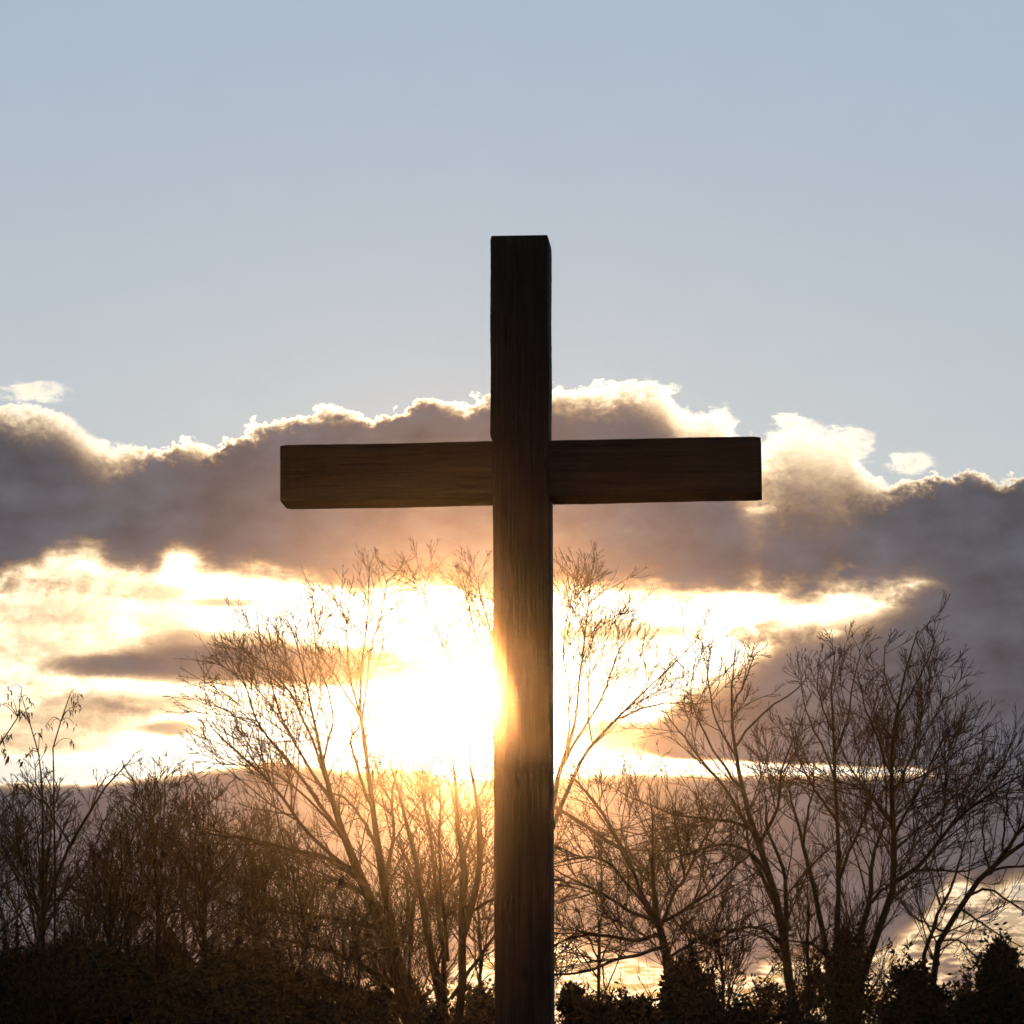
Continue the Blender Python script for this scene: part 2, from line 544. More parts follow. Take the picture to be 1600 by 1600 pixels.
# ------------------------------------------------------------------ wooden cross
def beam(name, length, w0, w1, h0, h1, parent, rng, seg=60, ends=(0, 0), skew=0.0):
    """timber along local X from 0 to length; widths (y) and heights (z) go from w0,h0 to w1,h1; worn edges"""
    cs = 0.007
    ring = []
    V_ = []
    nper = 12
    for i in range(seg + 1):
        u = i / seg
        w = (w0 + (w1 - w0) * u) / 2; h = (h0 + (h1 - h0) * u) / 2
        x = u * length
        e = 0.0
        if i == 0 or i == seg:
            w -= 0.004; h -= 0.004
        pts = []
        for (sy, sz) in ((-1, -1), (1, -1), (1, 1), (-1, 1)):
            c = cs * (1 + 0.18 * math.sin(i * 0.23 + sy * 2 + sz)) * rng.uniform(.94, 1.06)
            a = (sy * w, sz * (h - c)); b2 = (sy * (w - c), sz * h); mid = (sy * (w - c * .3), sz * (h - c * .3))
            pts += [a, mid, b2] if sy * sz > 0 else [b2, mid, a]
        for (y, z) in pts:
            V_.append((x + skew * z, y + rng.normal(0, .0004) + .0012 * math.sin(i * .31 + w * 9), z + rng.normal(0, .0004) + .0012 * math.sin(i * .19 + h * 7)))
    faces = []
    for i in range(seg):
        for k in range(nper):
            a = i * nper + k; b2 = i * nper + (k + 1) % nper
            faces.append((a, b2, b2 + nper, a + nper))
    me = bpy.data.meshes.new(name)
    faces.append(tuple(range(nper - 1, -1, -1)))
    faces.append(tuple(seg * nper + k for k in range(nper)))
    me.from_pydata(V_, [], faces)
    me.update()
    me.materials.append(M_WOOD)
    o = bpy.data.objects.new(name, me)
    COL.objects.link(o)
    o.parent = parent
    return o


CY = 22.0
yaw = -math.radians(4.05)
MPP = CY / F
rng0 = np.random.default_rng(5)
base_pt = at(819, 1600, CY)
# centre line of the post in the picture: front face 766..856 at the top, 773..864 at the foot
cross = empty('wooden_cross', (0, CY, 0), (0, 0, yaw))
tag(cross, 'large dark wooden cross of squared timbers standing before the low sun', 'cross')


def local(px, py, depth=0.0):
    """point on the front plane of the cross (local y = depth) seen at px, py"""
    o = Vector((0, 0, EYE)); d = Vector(ray(px, py))
    n = Vector((math.sin(-yaw), math.cos(yaw), 0))       # away direction of the cross
    c0 = Vector((0, CY, 0)) + n * (-0.15 + depth)
    t = (c0 - o).dot(n) / d.dot(n)
    p = o + d * t - Vector((0, CY, 0))
    return Vector((p.x * math.cos(-yaw) - p.y * math.sin(-yaw), p.x * math.sin(-yaw) + p.y * math.cos(-yaw), p.z))


def post_piece(name, py0, py1, l0, r0, l1, r1, z_foot=None):
    """vertical timber between picture heights py0 (low) and py1 (high); left and right front edges at both"""
    A0, B0, A1, B1 = local(l0, py0), local(r0, py0), local(l1, py1), local(r1, py1)
    C0, C1 = (A0 + B0) / 2, (A1 + B1) / 2
    w0, w1 = (B0 - A0).length, (B1 - A1).length
    if z_foot is not None:
        k = (C0.z - z_foot) / (C1.z - C0.z)
        C0 = C0 - (C1 - C0) * k; w0 = w0
    ax = (C1 - C0)
    o = beam(name, ax.length, 0.30, 0.30, w0, w1, cross, rng0)
    # local X of beam -> up, local Y -> away, local Z -> sideways
    xa = ax.normalized(); ya = Vector((0, 1, 0)); za = xa.cross(ya).normalized(); ya = za.cross(xa)
    Mx = Matrix((xa, ya, za)).transposed().to_4x4()
    Mx.translation = C0 + Vector((0, 0.15, 0))
    o.matrix_local = Mx
    return o


post_piece('post', 1600, 684.5, 774, 860.5, 769, 858, z_foot=-0.6)
ext_ = post_piece('upper_post', 683.2, 367.5, 766, 857, 766, 856.5)
A0, A1 = local(437, 783.5), local(437.5, 695)
B0, B1 = local(1190, 769), local(1188.5, 681)
C0, C1 = (A0 + A1) / 2, (B0 + B1) / 2
ax = C1 - C0
cb = beam('crossbeam', ax.length, 0.292, 0.292, (A1 - A0).length, (B1 - B0).length, cross, rng0, seg=80)
xa = ax.normalized(); ya = Vector((0, 1, 0)); za = xa.cross(ya).normalized(); ya = za.cross(xa)
Mx = Matrix((xa, ya, za)).transposed().to_4x4(); Mx.translation = C0 + Vector((0, 0.154, 0))
cb.matrix_local = Mx


# ------------------------------------------------------------------ bare trees
def unit(v):
    return v / (np.linalg.norm(v, axis=-1, keepdims=True) + 1e-9)


def tubes(P, R, S):
    """P (N,K,3) centre lines, R (N,K) radii -> verts, quad faces"""
    N, K, _ = P.shape
    T = np.empty_like(P)
    T[:, 1:-1] = P[:, 2:] - P[:, :-2]; T[:, 0] = P[:, 1] - P[:, 0]; T[:, -1] = P[:, -1] - P[:, -2]
    T = unit(T)
    ref = np.where(np.abs(T[:, :1, 1:2]) > 0.85, np.array([1.0, 0, 0]), np.array([0, 1.0, 0]))
    ref = np.broadcast_to(ref, T.shape)
    A = unit(np.cross(T, ref)); B = np.cross(T, A)
    th = np.arange(S) * 2 * np.pi / S
    v = P[:, :, None, :] + R[:, :, None, None] * (np.cos(th)[None, None, :, None] * A[:, :, None, :] + np.sin(th)[None, None, :, None] * B[:, :, None, :])
    idx = np.arange(N * K * S).reshape(N, K, S)
    a = idx[:, :-1, :]; b = np.roll(a, -1, axis=2); d = idx[:, 1:, :]; c = np.roll(d, -1, axis=2)
    f = np.stack([a, b, c, d], -1).reshape(-1, 4)
    return v.reshape(-1, 3), f


def merge(parts):
    vs, fs, n = [], [], 0
    for v, f in parts:
        vs.append(v); fs.append(f + n); n += len(v)
    return np.concatenate(vs), np.concatenate(fs)


def resample(pts, K, rng, wob=0.0):
    """smooth polyline through traced points"""
    p = np.array(pts, dtype=float)
    if len(p) == 2:
        p = np.array([p[0], (p[0] + p[1]) / 2, p[1]])
    # catmull-rom
    e = np.vstack([2 * p[0] - p[1], p, 2 * p[-1] - p[-2]])
    out = []
    for i in range(1, len(e) - 2):
        for t in np.linspace(0, 1, 12, endpoint=False):
            out.append(0.5 * ((2 * e[i]) + (-e[i - 1] + e[i + 1]) * t + (2 * e[i - 1] - 5 * e[i] + 4 * e[i + 1] - e[i + 2]) * t * t + (-e[i - 1] + 3 * e[i] - 3 * e[i + 1] + e[i + 2]) * t ** 3))
    out.append(p[-1]); q = np.array(out)
    L = np.concatenate([[0], np.cumsum(np.linalg.norm(np.diff(q[:, :3], axis=0), axis=1))])
    s = np.linspace(0, L[-1], K)
    r = np.stack([np.interp(s, L, q[:, k]) for k in range(q.shape[1])], 1)
    if wob:
        n = rng.normal(0, wob, (K, 3)); n[0] = 0
        n = (n + np.roll(n, 1, 0)) / 2; n[0] = 0
        r[:, :3] += n
    return r, L[-1]


def sprout(P, R, L, per_m, lrange, ang, K, rng, t0=0.15, up=0.25, wob=0.12, rmin=0.0032, rk=0.55, tip=0.45, flat=1.0, taper_t=0.55, end=True, lmax=9.0):
    """children along N parent lines (N,Kp,3). returns P', R', L'"""
    N, Kp, _ = P.shape
    cnt = np.maximum(1, rng.poisson(np.maximum(L * per_m * (1 - t0), 0.3)))
    idx = np.repeat(np.arange(N), cnt)
    n = len(idx)
    t = t0 + (1 - t0) * rng.random(n) ** 0.85
    if end:   # a couple of shoots right at the tip
        idx = np.concatenate([idx, np.arange(N), np.arange(N)]); t = np.concatenate([t, np.full(N, 0.985), np.full(N, 0.94)]); n = len(idx)
    s = t * (Kp - 1); i0 = np.minimum(s.astype(int), Kp - 2); fr = (s - i0)[:, None]
    p0 = P[idx, i0] * (1 - fr) + P[idx, i0 + 1] * fr
    r0 = R[idx, i0] * (1 - fr[:, 0]) + R[idx, i0 + 1] * fr[:, 0]
    T = unit(P[idx, i0 + 1] - P[idx, i0])
    rnd = rng.normal(0, 1, (n, 3)); rnd[:, 1] *= flat; rnd[:, 2] += 0.35
    perp = unit(rnd - (rnd * T).sum(1, keepdims=True) * T)
    a = np.radians(rng.uniform(ang[0], ang[1], n))[:, None]
    d = T * np.cos(a) + perp * np.sin(a)
    Lc = np.minimum(L[idx], lmax) * rng.uniform(lrange[0], lrange[1], n) * (1 - taper_t * t)
    Q = np.empty((n, K, 3)); Q[:, 0] = p0
    step = (Lc / (K - 1))[:, None]
    bend = rng.normal(0, 0.05, (n, 3))
    for k in range(1, K):
        d = unit(d + np.array([0, 0, up / (K - 1) * 1.6]) + bend * 0.5 + rng.normal(0, wob, (n, 3)))
        Q[:, k] = Q[:, k - 1] + d * step
    rb = np.maximum(np.minimum(r0 * rk, Lc * 0.009 + 0.002), rmin)
    Rr = rb[:, None] * np.linspace(1, tip, K)[None, :]
    Rr = np.maximum(Rr, rmin * 0.7)
    return Q, Rr, Lc


def bare_tree(name, label, Y, limbs, seed, cat='tree', group=None, dens=1.0, l1=(.42, .80), per1=4.0, per2=9.0, per3=8.4, spread=1.0, rmin=0.0040,
              ang1=(25, 55), up=0.05, t0=0.3, levels=3, mat_t=None, mat_c=None, lmax=3.2, rscale=0.74, depth=1.0):
    """limbs: list of [(px, py, r_px, dy), ...] traced in the picture; dy = metres nearer/farther than Y"""
    rng = np.random.default_rng(seed)
    mp = Y / F
    root = empty(name, (at(limbs[0][0][0], limbs[0][0][1], Y)[0], Y, 0.0))
    o = np.array(root.location)
    parts, LP = [], []
    K0 = 16
    for li, lb in enumerate(limbs):
        pts = []
        for q in lb:
            dy = (q[3] if len(q) > 3 else 0.0) * depth
            w = at(q[0], q[1], Y + dy)
            pts.append((w[0], w[1], w[2], q[2] * mp * rscale))
        r, L = resample(pts, K0, rng, wob=0.010)
        R = np.maximum(r[:, 3], rmin)
        LP.append((r[:, :3], R, L))
    P = np.stack([l[0] for l in LP]); R = np.stack([l[1] for l in LP]); L = np.array([l[2] for l in LP])
    tv, tf = tubes(P, R, 9)
    P1, R1, L1 = sprout(P, R, L, per1 * dens * 1.6, l1, ang1, 8, rng, taper_t=.72, t0=t0, up=up, wob=0.045, rmin=rmin * 1.2, flat=spread, lmax=lmax)
    # no shoots from the lowest two metres
    keep = P1[:, 0, 2] > 1.2
    P1, R1, L1 = P1[keep], R1[keep], L1[keep]
    P2, R2, L2 = sprout(P1, R1, L1, per2 * dens, (.42, .85), (18, 42), 6, rng, t0=0.12, up=up * .9, wob=0.05, rmin=rmin, flat=spread)
    cr = [tubes(P1, R1, 5), tubes(P2, R2, 4)]
    if levels > 2:
        P3, R3, L3 = sprout(P2, R2, L2, per3 * dens, (.40, .85), (15, 38), 4, rng, t0=0.1, up=up * .8, wob=0.05, rmin=rmin * .85, flat=spread)
        cr.append(tubes(P3, R3, 3))
    cv, cf = merge(cr)
    DEN = 1
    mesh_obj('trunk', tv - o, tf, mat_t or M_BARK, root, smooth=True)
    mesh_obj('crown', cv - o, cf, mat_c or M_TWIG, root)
    return tag(root, label, cat, group)


def auto_limbs(px, py_top, width, rng, Y, n=7, fork=(1500, 1380), base_r=7, lean=0.0):
    """a trunk forking into a fan of limbs; returned as traced-style limbs"""
    fx = px + lean * 0.4
    fy = rng.uniform(min(fork), max(fork))
    out = [[(px, 2010, base_r, 0), (px + lean * .2, (2010 + fy) / 2, base_r * .85, 0), (fx, fy, base_r * .7, 0), (fx + lean * .4 + rng.uniform(-16, 16), (fy + py_top) / 2, base_r * .42, .4), (fx + lean * .8 + rng.uniform(-22, 22), fy * .2 + py_top * .8, base_r * .22, .6),
            (fx + lean + rng.uniform(-26, 26), py_top + 14, .8, .6)]]
    for i in range(n):
        s = ((i + .5) / n * 2 - 1) + rng.uniform(-.12, .12)
        y0 = rng.uniform(fy - 60, fy + 110)
        u = (2010 - y0) / (2010 - fy) if y0 > fy else 1.0
        x0 = px + (fx - px) * min(u, 1)
        tx = fx + s * width + lean; ty = py_top + (abs(s) ** 1.6) * (fy - py_top) * .75 + rng.uniform(0, 40)
        dy = rng.uniform(-1, 1) * width * Y / F * .8
        out.append([(x0, y0, base_r * .45, 0), (x0 + (tx - x0) * .38, y0 + (ty - y0) * .36 , base_r * .34, dy * .35),
                    (x0 + (tx - x0) * .75, y0 + (ty - y0) * .70, base_r * .2, dy * .75), (tx, ty, .9, dy)])
    return out


G_BARE = 'bare trees along the field edge'
# big tree left of the post, leaning left, with long raking limbs
bare_tree('bare_tree', 'tall bare tree left of the cross, its long limbs raking up to the left', 50.0, [
    [(668, 2010, 15, 0), (655, 1700, 14, 0), (625, 1540, 13, 0), (592, 1430, 12, 0), (562, 1362, 10, 0), (545, 1325, 8.5, 0), (517, 1246, 6, .2), (508, 1200, 4.5, .3), (499, 1168, 3.6, .3), (484, 1095, 2.5, .5), (470, 1030, 1.6, .7), (458, 985, 1, .9)],
    [(562, 1362, 7, 0), (530, 1348, 5, .1), (480, 1300, 4, .3), (440, 1245, 3.4, .6), (414, 1216, 3, .8), (375, 1180, 2.4, 1.1), (342, 1150, 1.6, 1.3), (318, 1120, 1, 1.4)],
    [(540, 1312, 5, 0), (505, 1265, 4.2, -.2), (470, 1215, 3.2, -.4), (430, 1168, 2.4, -.6), (399, 1121, 1.8, -.8), (385, 1080, 1.2, -.9), (372, 1040, 1, -1)],
    [(520, 1252, 4.5, .2), (485, 1205, 3.4, .6), (455, 1150, 2.6, 1), (432, 1100, 2, 1.3), (418, 1040, 1.4, 1.5), (405, 990, 1, 1.6)],
    [(505, 1190, 3, .3), (520, 1130, 2, -.2), (512, 1080, 1.6, -.5), (498, 1040, 1.2, -.7), (488, 975, .9, -.9)],
    [(512, 1225, 3.6, .2), (480, 1140, 2.6, -.6), (455, 1085, 2, -1), (425, 1050, 1.5, -1.2), (380, 1010, 1, -1.4)],
    [(575, 1385, 7, 0), (520, 1345, 4.5, -.5), (450, 1325, 3.4, -.9), (380, 1310, 2.6, -1.3), (330, 1302, 2.0, -1.6), (290, 1288, 1.2, -1.8)],
    [(600, 1450, 7, 0), (540, 1440, 5, .4), (470, 1428, 4, .8), (400, 1420, 3, 1.2), (340, 1405, 2.2, 1.6), (290, 1370, 1.4, 1.8)],
    [(560, 1350, 4, 0), (520, 1290, 3, .8), (470, 1240, 2.2, 1.5), (410, 1200, 1.6, 2), (330, 1195, 1, 2.2)],
    [(630, 1545, 8, 0), (560, 1505, 6, -.5), (500, 1480, 5, -1), (430, 1468, 3.5, -1.4), (360, 1440, 2, -1.8)],
], 11, group=G_BARE, per1=3.6, dens=.84, lmax=2.6)

bare_tree('bare_tree', 'slender bare tree whose twiggy top fans out just left of the sun', 51.5, [
    [(662, 2010, 13, 0), (650, 1700, 12, 0), (628, 1540, 11, 0), (607, 1420, 10, 0), (594, 1340, 8, 0), (583, 1265, 6, 0), (574, 1190, 4.5, 0), (565, 1128, 3.6, 0), (562, 1060, 2.2, 0), (572, 980, 1.6, 0), (576, 885, 1, 0)],
    [(565, 1125, 3, 0), (552, 1085, 2.2, .2), (545, 1035, 1.6, .4), (540, 975, 1.2, .6), (528, 930, .9, .7)],
    [(565, 1125, 2.6, 0), (572, 1080, 2, -.3), (578, 1020, 1.5, -.5), (597, 950, 1.2, -.7), (606, 905, .9, -.8)],
    [(564, 1122, 2.2, 0), (540, 1082, 1.8, -.4), (516, 1045, 1.4, -.7), (490, 1005, 1, -1)],
    [(583, 1265, 4.5, 0), (566, 1225, 3.6, -.3), (556, 1190, 2.8, -.5), (548, 1160, 2, -.6), (556, 1140, 1.2, -.6)],
    [(592, 1325, 5, 0), (565, 1280, 3.4, .4), (540, 1248, 2.6, .7), (515, 1240, 2, 1)],
    [(601, 1380, 5, 0), (615, 1300, 3.4, .5), (612, 1240, 2.4, .8), (620, 1200, 1.4, 1)],
    [(610, 1430, 6, 0), (560, 1390, 3.5, .5), (520, 1372, 2.5, .9), (470, 1350, 1.5, 1.2)],
], 12, group=G_BARE, per1=4.6, lmax=2.0, dens=0.95)

bare_tree('bare_tree', 'multi stemmed bare tree between the leaning tree and the cross post', 49.0, [
    [(712, 2010, 14, 0), (702, 1650, 13, 0), (680, 1530, 9, 0), (660, 1420, 7, 0), (650, 1340, 5.5, .2), (632, 1280, 4, .3), (622, 1230, 2.5, .4), (610, 1195, 1.2, .5)],
    [(705, 1660, 12, 0), (722, 1530, 9, 0), (722, 1420, 8, 0), (724, 1350, 7, 0), (716, 1290, 5, 0), (712, 1230, 3.4, 0), (703, 1170, 1.2, 0)],
    [(722, 1470, 8, 0), (742, 1400, 7.5, -.3), (750, 1330, 6.5, -.5), (748, 1270, 5, -.6), (735, 1200, 3, -.7), (733, 1150, 1.2, -.7)],
    [(695, 1580, 7, 0), (690, 1480, 6, .8), (680, 1370, 4.5, 1), (668, 1280, 3, 1.2), (655, 1220, 1.4, 1.3)],
    [(724, 1350, 4, 0), (735, 1300, 3.4, .5), (745, 1260, 2.6, .8), (762, 1218, 1.4, 1)],
    [(700, 1500, 5, 0), (692, 1400, 4, -1), (685, 1330, 3, -1.4), (690, 1260, 2, -1.6), (683, 1210, 1.1, -1.8)],
    [(720, 1440, 4, 0), (760, 1408, 3.4, .5), (800, 1400, 2.6, 1.1), (840, 1370, 1.4, 1.6)],
    [(705, 1560, 5, 0), (760, 1480, 3.6, .5), (800, 1430, 2.6, 1.1), (830, 1390, 1.4, 1.6)],
], 13, group=G_BARE, per1=5.0, lmax=2.0, t0=0.25)

# tree whose trunk stands behind the post; its crown shows on both sides
bare_tree('bare_tree', 'wide bare tree standing behind the cross post, crown showing on both sides', 56.0, [
    [(822, 2010, 15, 0), (820, 1600, 13, 0), (828, 1430, 11, 0), (835, 1330, 9, 0), (838, 1240, 7, 0), (830, 1130, 5, 0), (820, 1020, 3, 0), (812, 930, 1.2, 0)],
    [(845, 1330, 7, 0), (866, 1252, 6, .2), (876, 1205, 5, .3), (898, 1130, 3.4, .5), (905, 1060, 2.4, .7), (915, 980, 1.6, .8), (925, 900, .9, .9)],
    [(855, 1310, 6, 0), (885, 1240, 4.6, -.4), (915, 1180, 3.8, -.8), (952, 1135, 3.2, -1.1), (985, 1100, 2.2, -1.4), (1030, 1060, 1.5, -1.7), (1090, 1000, .9, -2)],
    [(880, 1195, 4, .3), (905, 1150, 3, 0), (940, 1090, 2.2, -.2), (962, 1030, 1.5, -.4), (985, 985, .9, -.6)],
    [(885, 1180, 3, .3), (890, 1090, 2, 1), (880, 1010, 1.4, 1.3), (893, 930, .9, 1.5)],
    [(832, 1190, 5, 0), (790, 1100, 3.4, .5), (755, 1030, 2.4, .9), (735, 960, 1.5, 1.2), (722, 900, .9, 1.4)],
    [(826, 1110, 4, 0), (780, 1020, 2.4, -.5), (755, 950, 1.5, -.8), (748, 900, .9, -1)],
    [(834, 1250, 5, 0), (770, 1150, 3.4, -.8), (715, 1060, 2.4, -1.4), (680, 980, 1.5, -1.8), (655, 905, .9, -2)],
    [(960, 1125, 2.4, -1.1), (1010, 1105, 1.8, -1), (1050, 1098, 1.3, -1), (1085, 1100, .9, -1)],
    [(868, 1262, 4, .2), (930, 1300, 3, -.4), (990, 1340, 2.2, -.9), (1040, 1390, 1.4, -1.2)],
    [(892, 1210, 2.6, 0), (935, 1262, 2.6, .4), (975, 1330, 3, .6), (1000, 1385, 3, .8), (1020, 1450, 2, 1)],
], 14, group=G_BARE, per1=6.0, lmax=2.6, dens=.85)

# low spreading tree right of the post
bare_tree('bare_tree', 'low spreading bare tree just right of the cross post', 47.5, [
    [(1052, 2010, 13, 0), (1048, 1640, 12, 0), (1045, 1520, 10, 0), (1032, 1450, 8, 0), (1020, 1405, 6, 0), (1019, 1330, 3.2, .2), (1020, 1262, 1.6, .3), (1012, 1225, .9, .3)],
    [(1030, 1450, 6, 0), (1000, 1390, 4, .4), (970, 1325, 3, .7), (935, 1262, 2, 1), (905, 1225, 1, 1.2)],
    [(1026, 1440, 5, 0), (985, 1425, 4, -.5), (940, 1395, 3, -.9), (890, 1372, 2, -1.3), (850, 1345, 1.2, -1.5)],
    [(1032, 1450, 5, 0), (1055, 1395, 3.6, .3), (1072, 1370, 3, .5), (1100, 1310, 2.4, .8), (1125, 1275, 1.4, 1)],
    [(1070, 1375, 3, .5), (1060, 1320, 2.2, .2), (1052, 1262, 1.6, 0), (1040, 1225, 1, 0)],
    [(1034, 1460, 5, 0), (985, 1470, 4, .6), (930, 1460, 3, 1), (880, 1470, 2, 1.3), (850, 1490, 1.2, 1.5)],
    [(1040, 1480, 5, 0), (1000, 1490, 4, -.4), (950, 1505, 3.2, -.9), (900, 1520, 2.8, -1.2), (860, 1522, 2.0, -1.5)],
    [(1034, 1440, 5, 0), (1065, 1425, 4, -.6), (1110, 1390, 3, -1), (1160, 1345, 2, -1.4), (1185, 1320, 1, -1.6)],
    [(1042, 1500, 4, 0), (1080, 1475, 3.4, .6), (1120, 1455, 2.8, 1), (1165, 1455, 2, 1.5), (1200, 1470, 1.2, 1.8)],
    [(1030, 1440, 4, 0), (950, 1350, 3.2, 1.5), (900, 1342, 2.4, 2.2), (860, 1350, 1.6, 2.6)],
], 15, group=G_BARE, per1=6.0, lmax=2.4, t0=.15, dens=1.0)

# three tall trees on the right
bare_tree('bare_tree', 'bare tree with rounded open crown, first tall one right of the cross', 52.0, [
    [(1252, 2010, 13, 0), (1248, 1640, 12, 0), (1238, 1560, 10, 0), (1228, 1490, 9.5, 0), (1215, 1412, 8, 0), (1203, 1365, 7.5, 0), (1178, 1300, 6.5, 0), (1158, 1235, 5, 0), (1148, 1165, 4, 0), (1141, 1120, 3, 0), (1143, 1070, 2, 0), (1150, 1010, 1, 0)],
    [(1148, 1168, 3, 0), (1175, 1130, 2.4, .3), (1206, 1104, 2, .6), (1235, 1085, 1.6, .8), (1262, 1058, 1, 1)],
    [(1178, 1302, 5, 0), (1150, 1260, 4, -.3), (1125, 1222, 3.2, -.6), (1095, 1185, 2.4, -.9), (1060, 1140, 1.6, -1.2), (1040, 1110, 1, -1.3)],
    [(1176, 1296, 4.5, 0), (1145, 1285, 3.6, .4), (1110, 1280, 3.2, .8), (1053, 1272, 2.4, 1.2), (1010, 1255, 1.8, 1.5), (975, 1240, 1, 1.7)],
    [(1158, 1232, 3.6, 0), (1125, 1190, 2.6, .5), (1098, 1140, 2, .9), (1080, 1085, 1.4, 1.2), (1085, 1040, .9, 1.3)],
    [(1150, 1180, 3, 0), (1125, 1140, 2.2, -.5), (1110, 1090, 1.6, -.8), (1105, 1030, 1, -1)],
    [(1142, 1110, 2.2, 0), (1165, 1060, 1.6, -.3), (1180, 1020, 1, -.5)],
    [(1185, 1318, 5, 0), (1215, 1265, 3.4, -.7), (1222, 1200, 2.4, -1), (1240, 1150, 1.2, -1.2)],
    [(1206, 1375, 6, 0), (1170, 1330, 4, -.6), (1130, 1318, 3, -1), (1085, 1330, 2.2, -1.4), (1040, 1345, 1.2, -1.7)],
    [(1225, 1480, 6, 0), (1200, 1455, 4, .5), (1160, 1450, 3, 1), (1120, 1470, 2, 1.4)],
    [(1215, 1420, 6, 0), (1190, 1370, 4.5, .8), (1172, 1330, 3.4, 1), (1168, 1280, 2.4, 1.2), (1190, 1230, 1.2, 1.4)],
    [(1228, 1495, 7, 0), (1228, 1410, 5, -.6), (1222, 1350, 4, -.9), (1200, 1300, 3, -1), (1196, 1245, 1.4, -1.2)],
], 16, group=G_BARE, per1=3.8, lmax=2.6, dens=.95)

bare_tree('bare_tree', 'bare tree with straight thin stem and forked top, second tall one right of cross', 54.0, [
    [(1298, 2010, 12, 0), (1302, 1640, 11, 0), (1305, 1520, 8, 0), (1307, 1435, 6, 0), (1310, 1372, 5.2, 0), (1310, 1300, 4.4, 0), (1305, 1212, 3.4, 0), (1303, 1150, 2.8, 0), (1298, 1090, 2, 0), (1306, 1010, 1, 0)],
    [(1312, 1372, 4.4, 0), (1325, 1335, 3.6, -.3), (1342, 1298, 3, -.6), (1360, 1250, 2.4, -.9), (1375, 1200, 1.6, -1.1), (1390, 1150, 1, -1.3)],
    [(1305, 1220, 3, 0), (1285, 1165, 2.2, .4), (1262, 1115, 1.6, .7), (1250, 1060, 1, .9)],
    [(1304, 1180, 2.6, 0), (1325, 1120, 2, -.4), (1335, 1060, 1.5, -.6), (1345, 1015, .9, -.8)],
    [(1309, 1285, 3.4, 0), (1275, 1235, 2.6, -.5), (1250, 1190, 1.8, -.9), (1235, 1130, 1, -1.2)],
    [(1302, 1560, 7, 0), (1285, 1445, 6, -.6), (1268, 1370, 5, -.8), (1252, 1310, 4, -1), (1240, 1265, 2.6, -1.1), (1232, 1225, 1.2, -1.2)],
    [(1255, 1320, 3.4, -1), (1262, 1270, 2.4, -1.3), (1272, 1230, 1.6, -1.5), (1270, 1190, .9, -1.6)],
    [(1300, 1140, 2.2, 0), (1280, 1090, 1.6, -.6), (1278, 1040, .9, -.8)],
], 17, group=G_BARE, per1=4.0, lmax=2.2, dens=.9)

bare_tree('bare_tree', 'tallest bare tree on the right, dense pointed crown and forked trunk', 50.0, [
    [(1300, 2010, 18, 0), (1312, 1700, 17, 0), (1325, 1590, 13, 0), (1362, 1487, 8.5, 0), (1380, 1430, 7.6, 0), (1397, 1378, 7.5, 0), (1396, 1300, 6, 0), (1392, 1200, 4.6, 0), (1400, 1130, 3.4, 0), (1412, 1060, 2.2, 0), (1432, 985, 1, 0)],
    [(1399, 1378, 6, 0), (1415, 1366, 5, -.2), (1450, 1335, 4.4, -.5), (1500, 1277, 3.4, -.9), (1550, 1240, 2.4, -1.3), (1605, 1205, 1.2, -1.7)],
    [(1335, 1560, 8, 0), (1348, 1450, 6.4, .3), (1361, 1405, 5.6, .4), (1360, 1370, 4.8, .5), (1372, 1318, 3.6, .5), (1385, 1270, 2.6, .6), (1380, 1190, 1.6, .6), (1372, 1120, .9, .6)],
    [(1362, 1410, 4, .4), (1378, 1392, 3.6, .2), (1396, 1380, 3.4, 0)],
    [(1396, 1310, 4.4, 0), (1412, 1280, 3.4, -.4), (1428, 1250, 2.6, -.7), (1455, 1190, 1.8, -1), (1490, 1130, 1, -1.3)],
    [(1394, 1245, 4, 0), (1420, 1190, 2.8, .5), (1450, 1140, 2, .9), (1480, 1080, 1, 1.2)],
    [(1393, 1210, 3.6, 0), (1370, 1150, 2.6, -.5), (1350, 1100, 1.8, -.8), (1340, 1050, 1, -1)],
    [(1402, 1120, 3, 0), (1425, 1080, 2, -.4), (1450, 1030, 1.4, -.7), (1462, 1000, .9, -.8)],
    [(1404, 1110, 2.6, 0), (1385, 1060, 1.8, .5), (1380, 1010, .9, .8)],
    [(1395, 1290, 4, 0), (1360, 1245, 2.8, .6), (1330, 1200, 2, 1), (1305, 1150, 1, 1.3)],
    [(1396, 1330, 3.6, 0), (1430, 1300, 2.6, .8), (1475, 1262, 2, 1.3), (1530, 1200, 1, 1.7)],
    [(1420, 1362, 3.4, -.2), (1460, 1358, 2.8, .4), (1505, 1362, 2, .8), (1540, 1350, 1.1, 1)],
    [(1394, 1230, 3, 0), (1435, 1215, 2.2, -.8), (1480, 1190, 1.6, -1.3), (1520, 1150, .9, -1.6)],
    [(1338, 1540, 6, 0), (1300, 1500, 4, -.6), (1268, 1475, 3, -1), (1235, 1470, 1.6, -1.3)],
], 18, group=G_BARE, per1=4.6, lmax=2.6, dens=1.05)

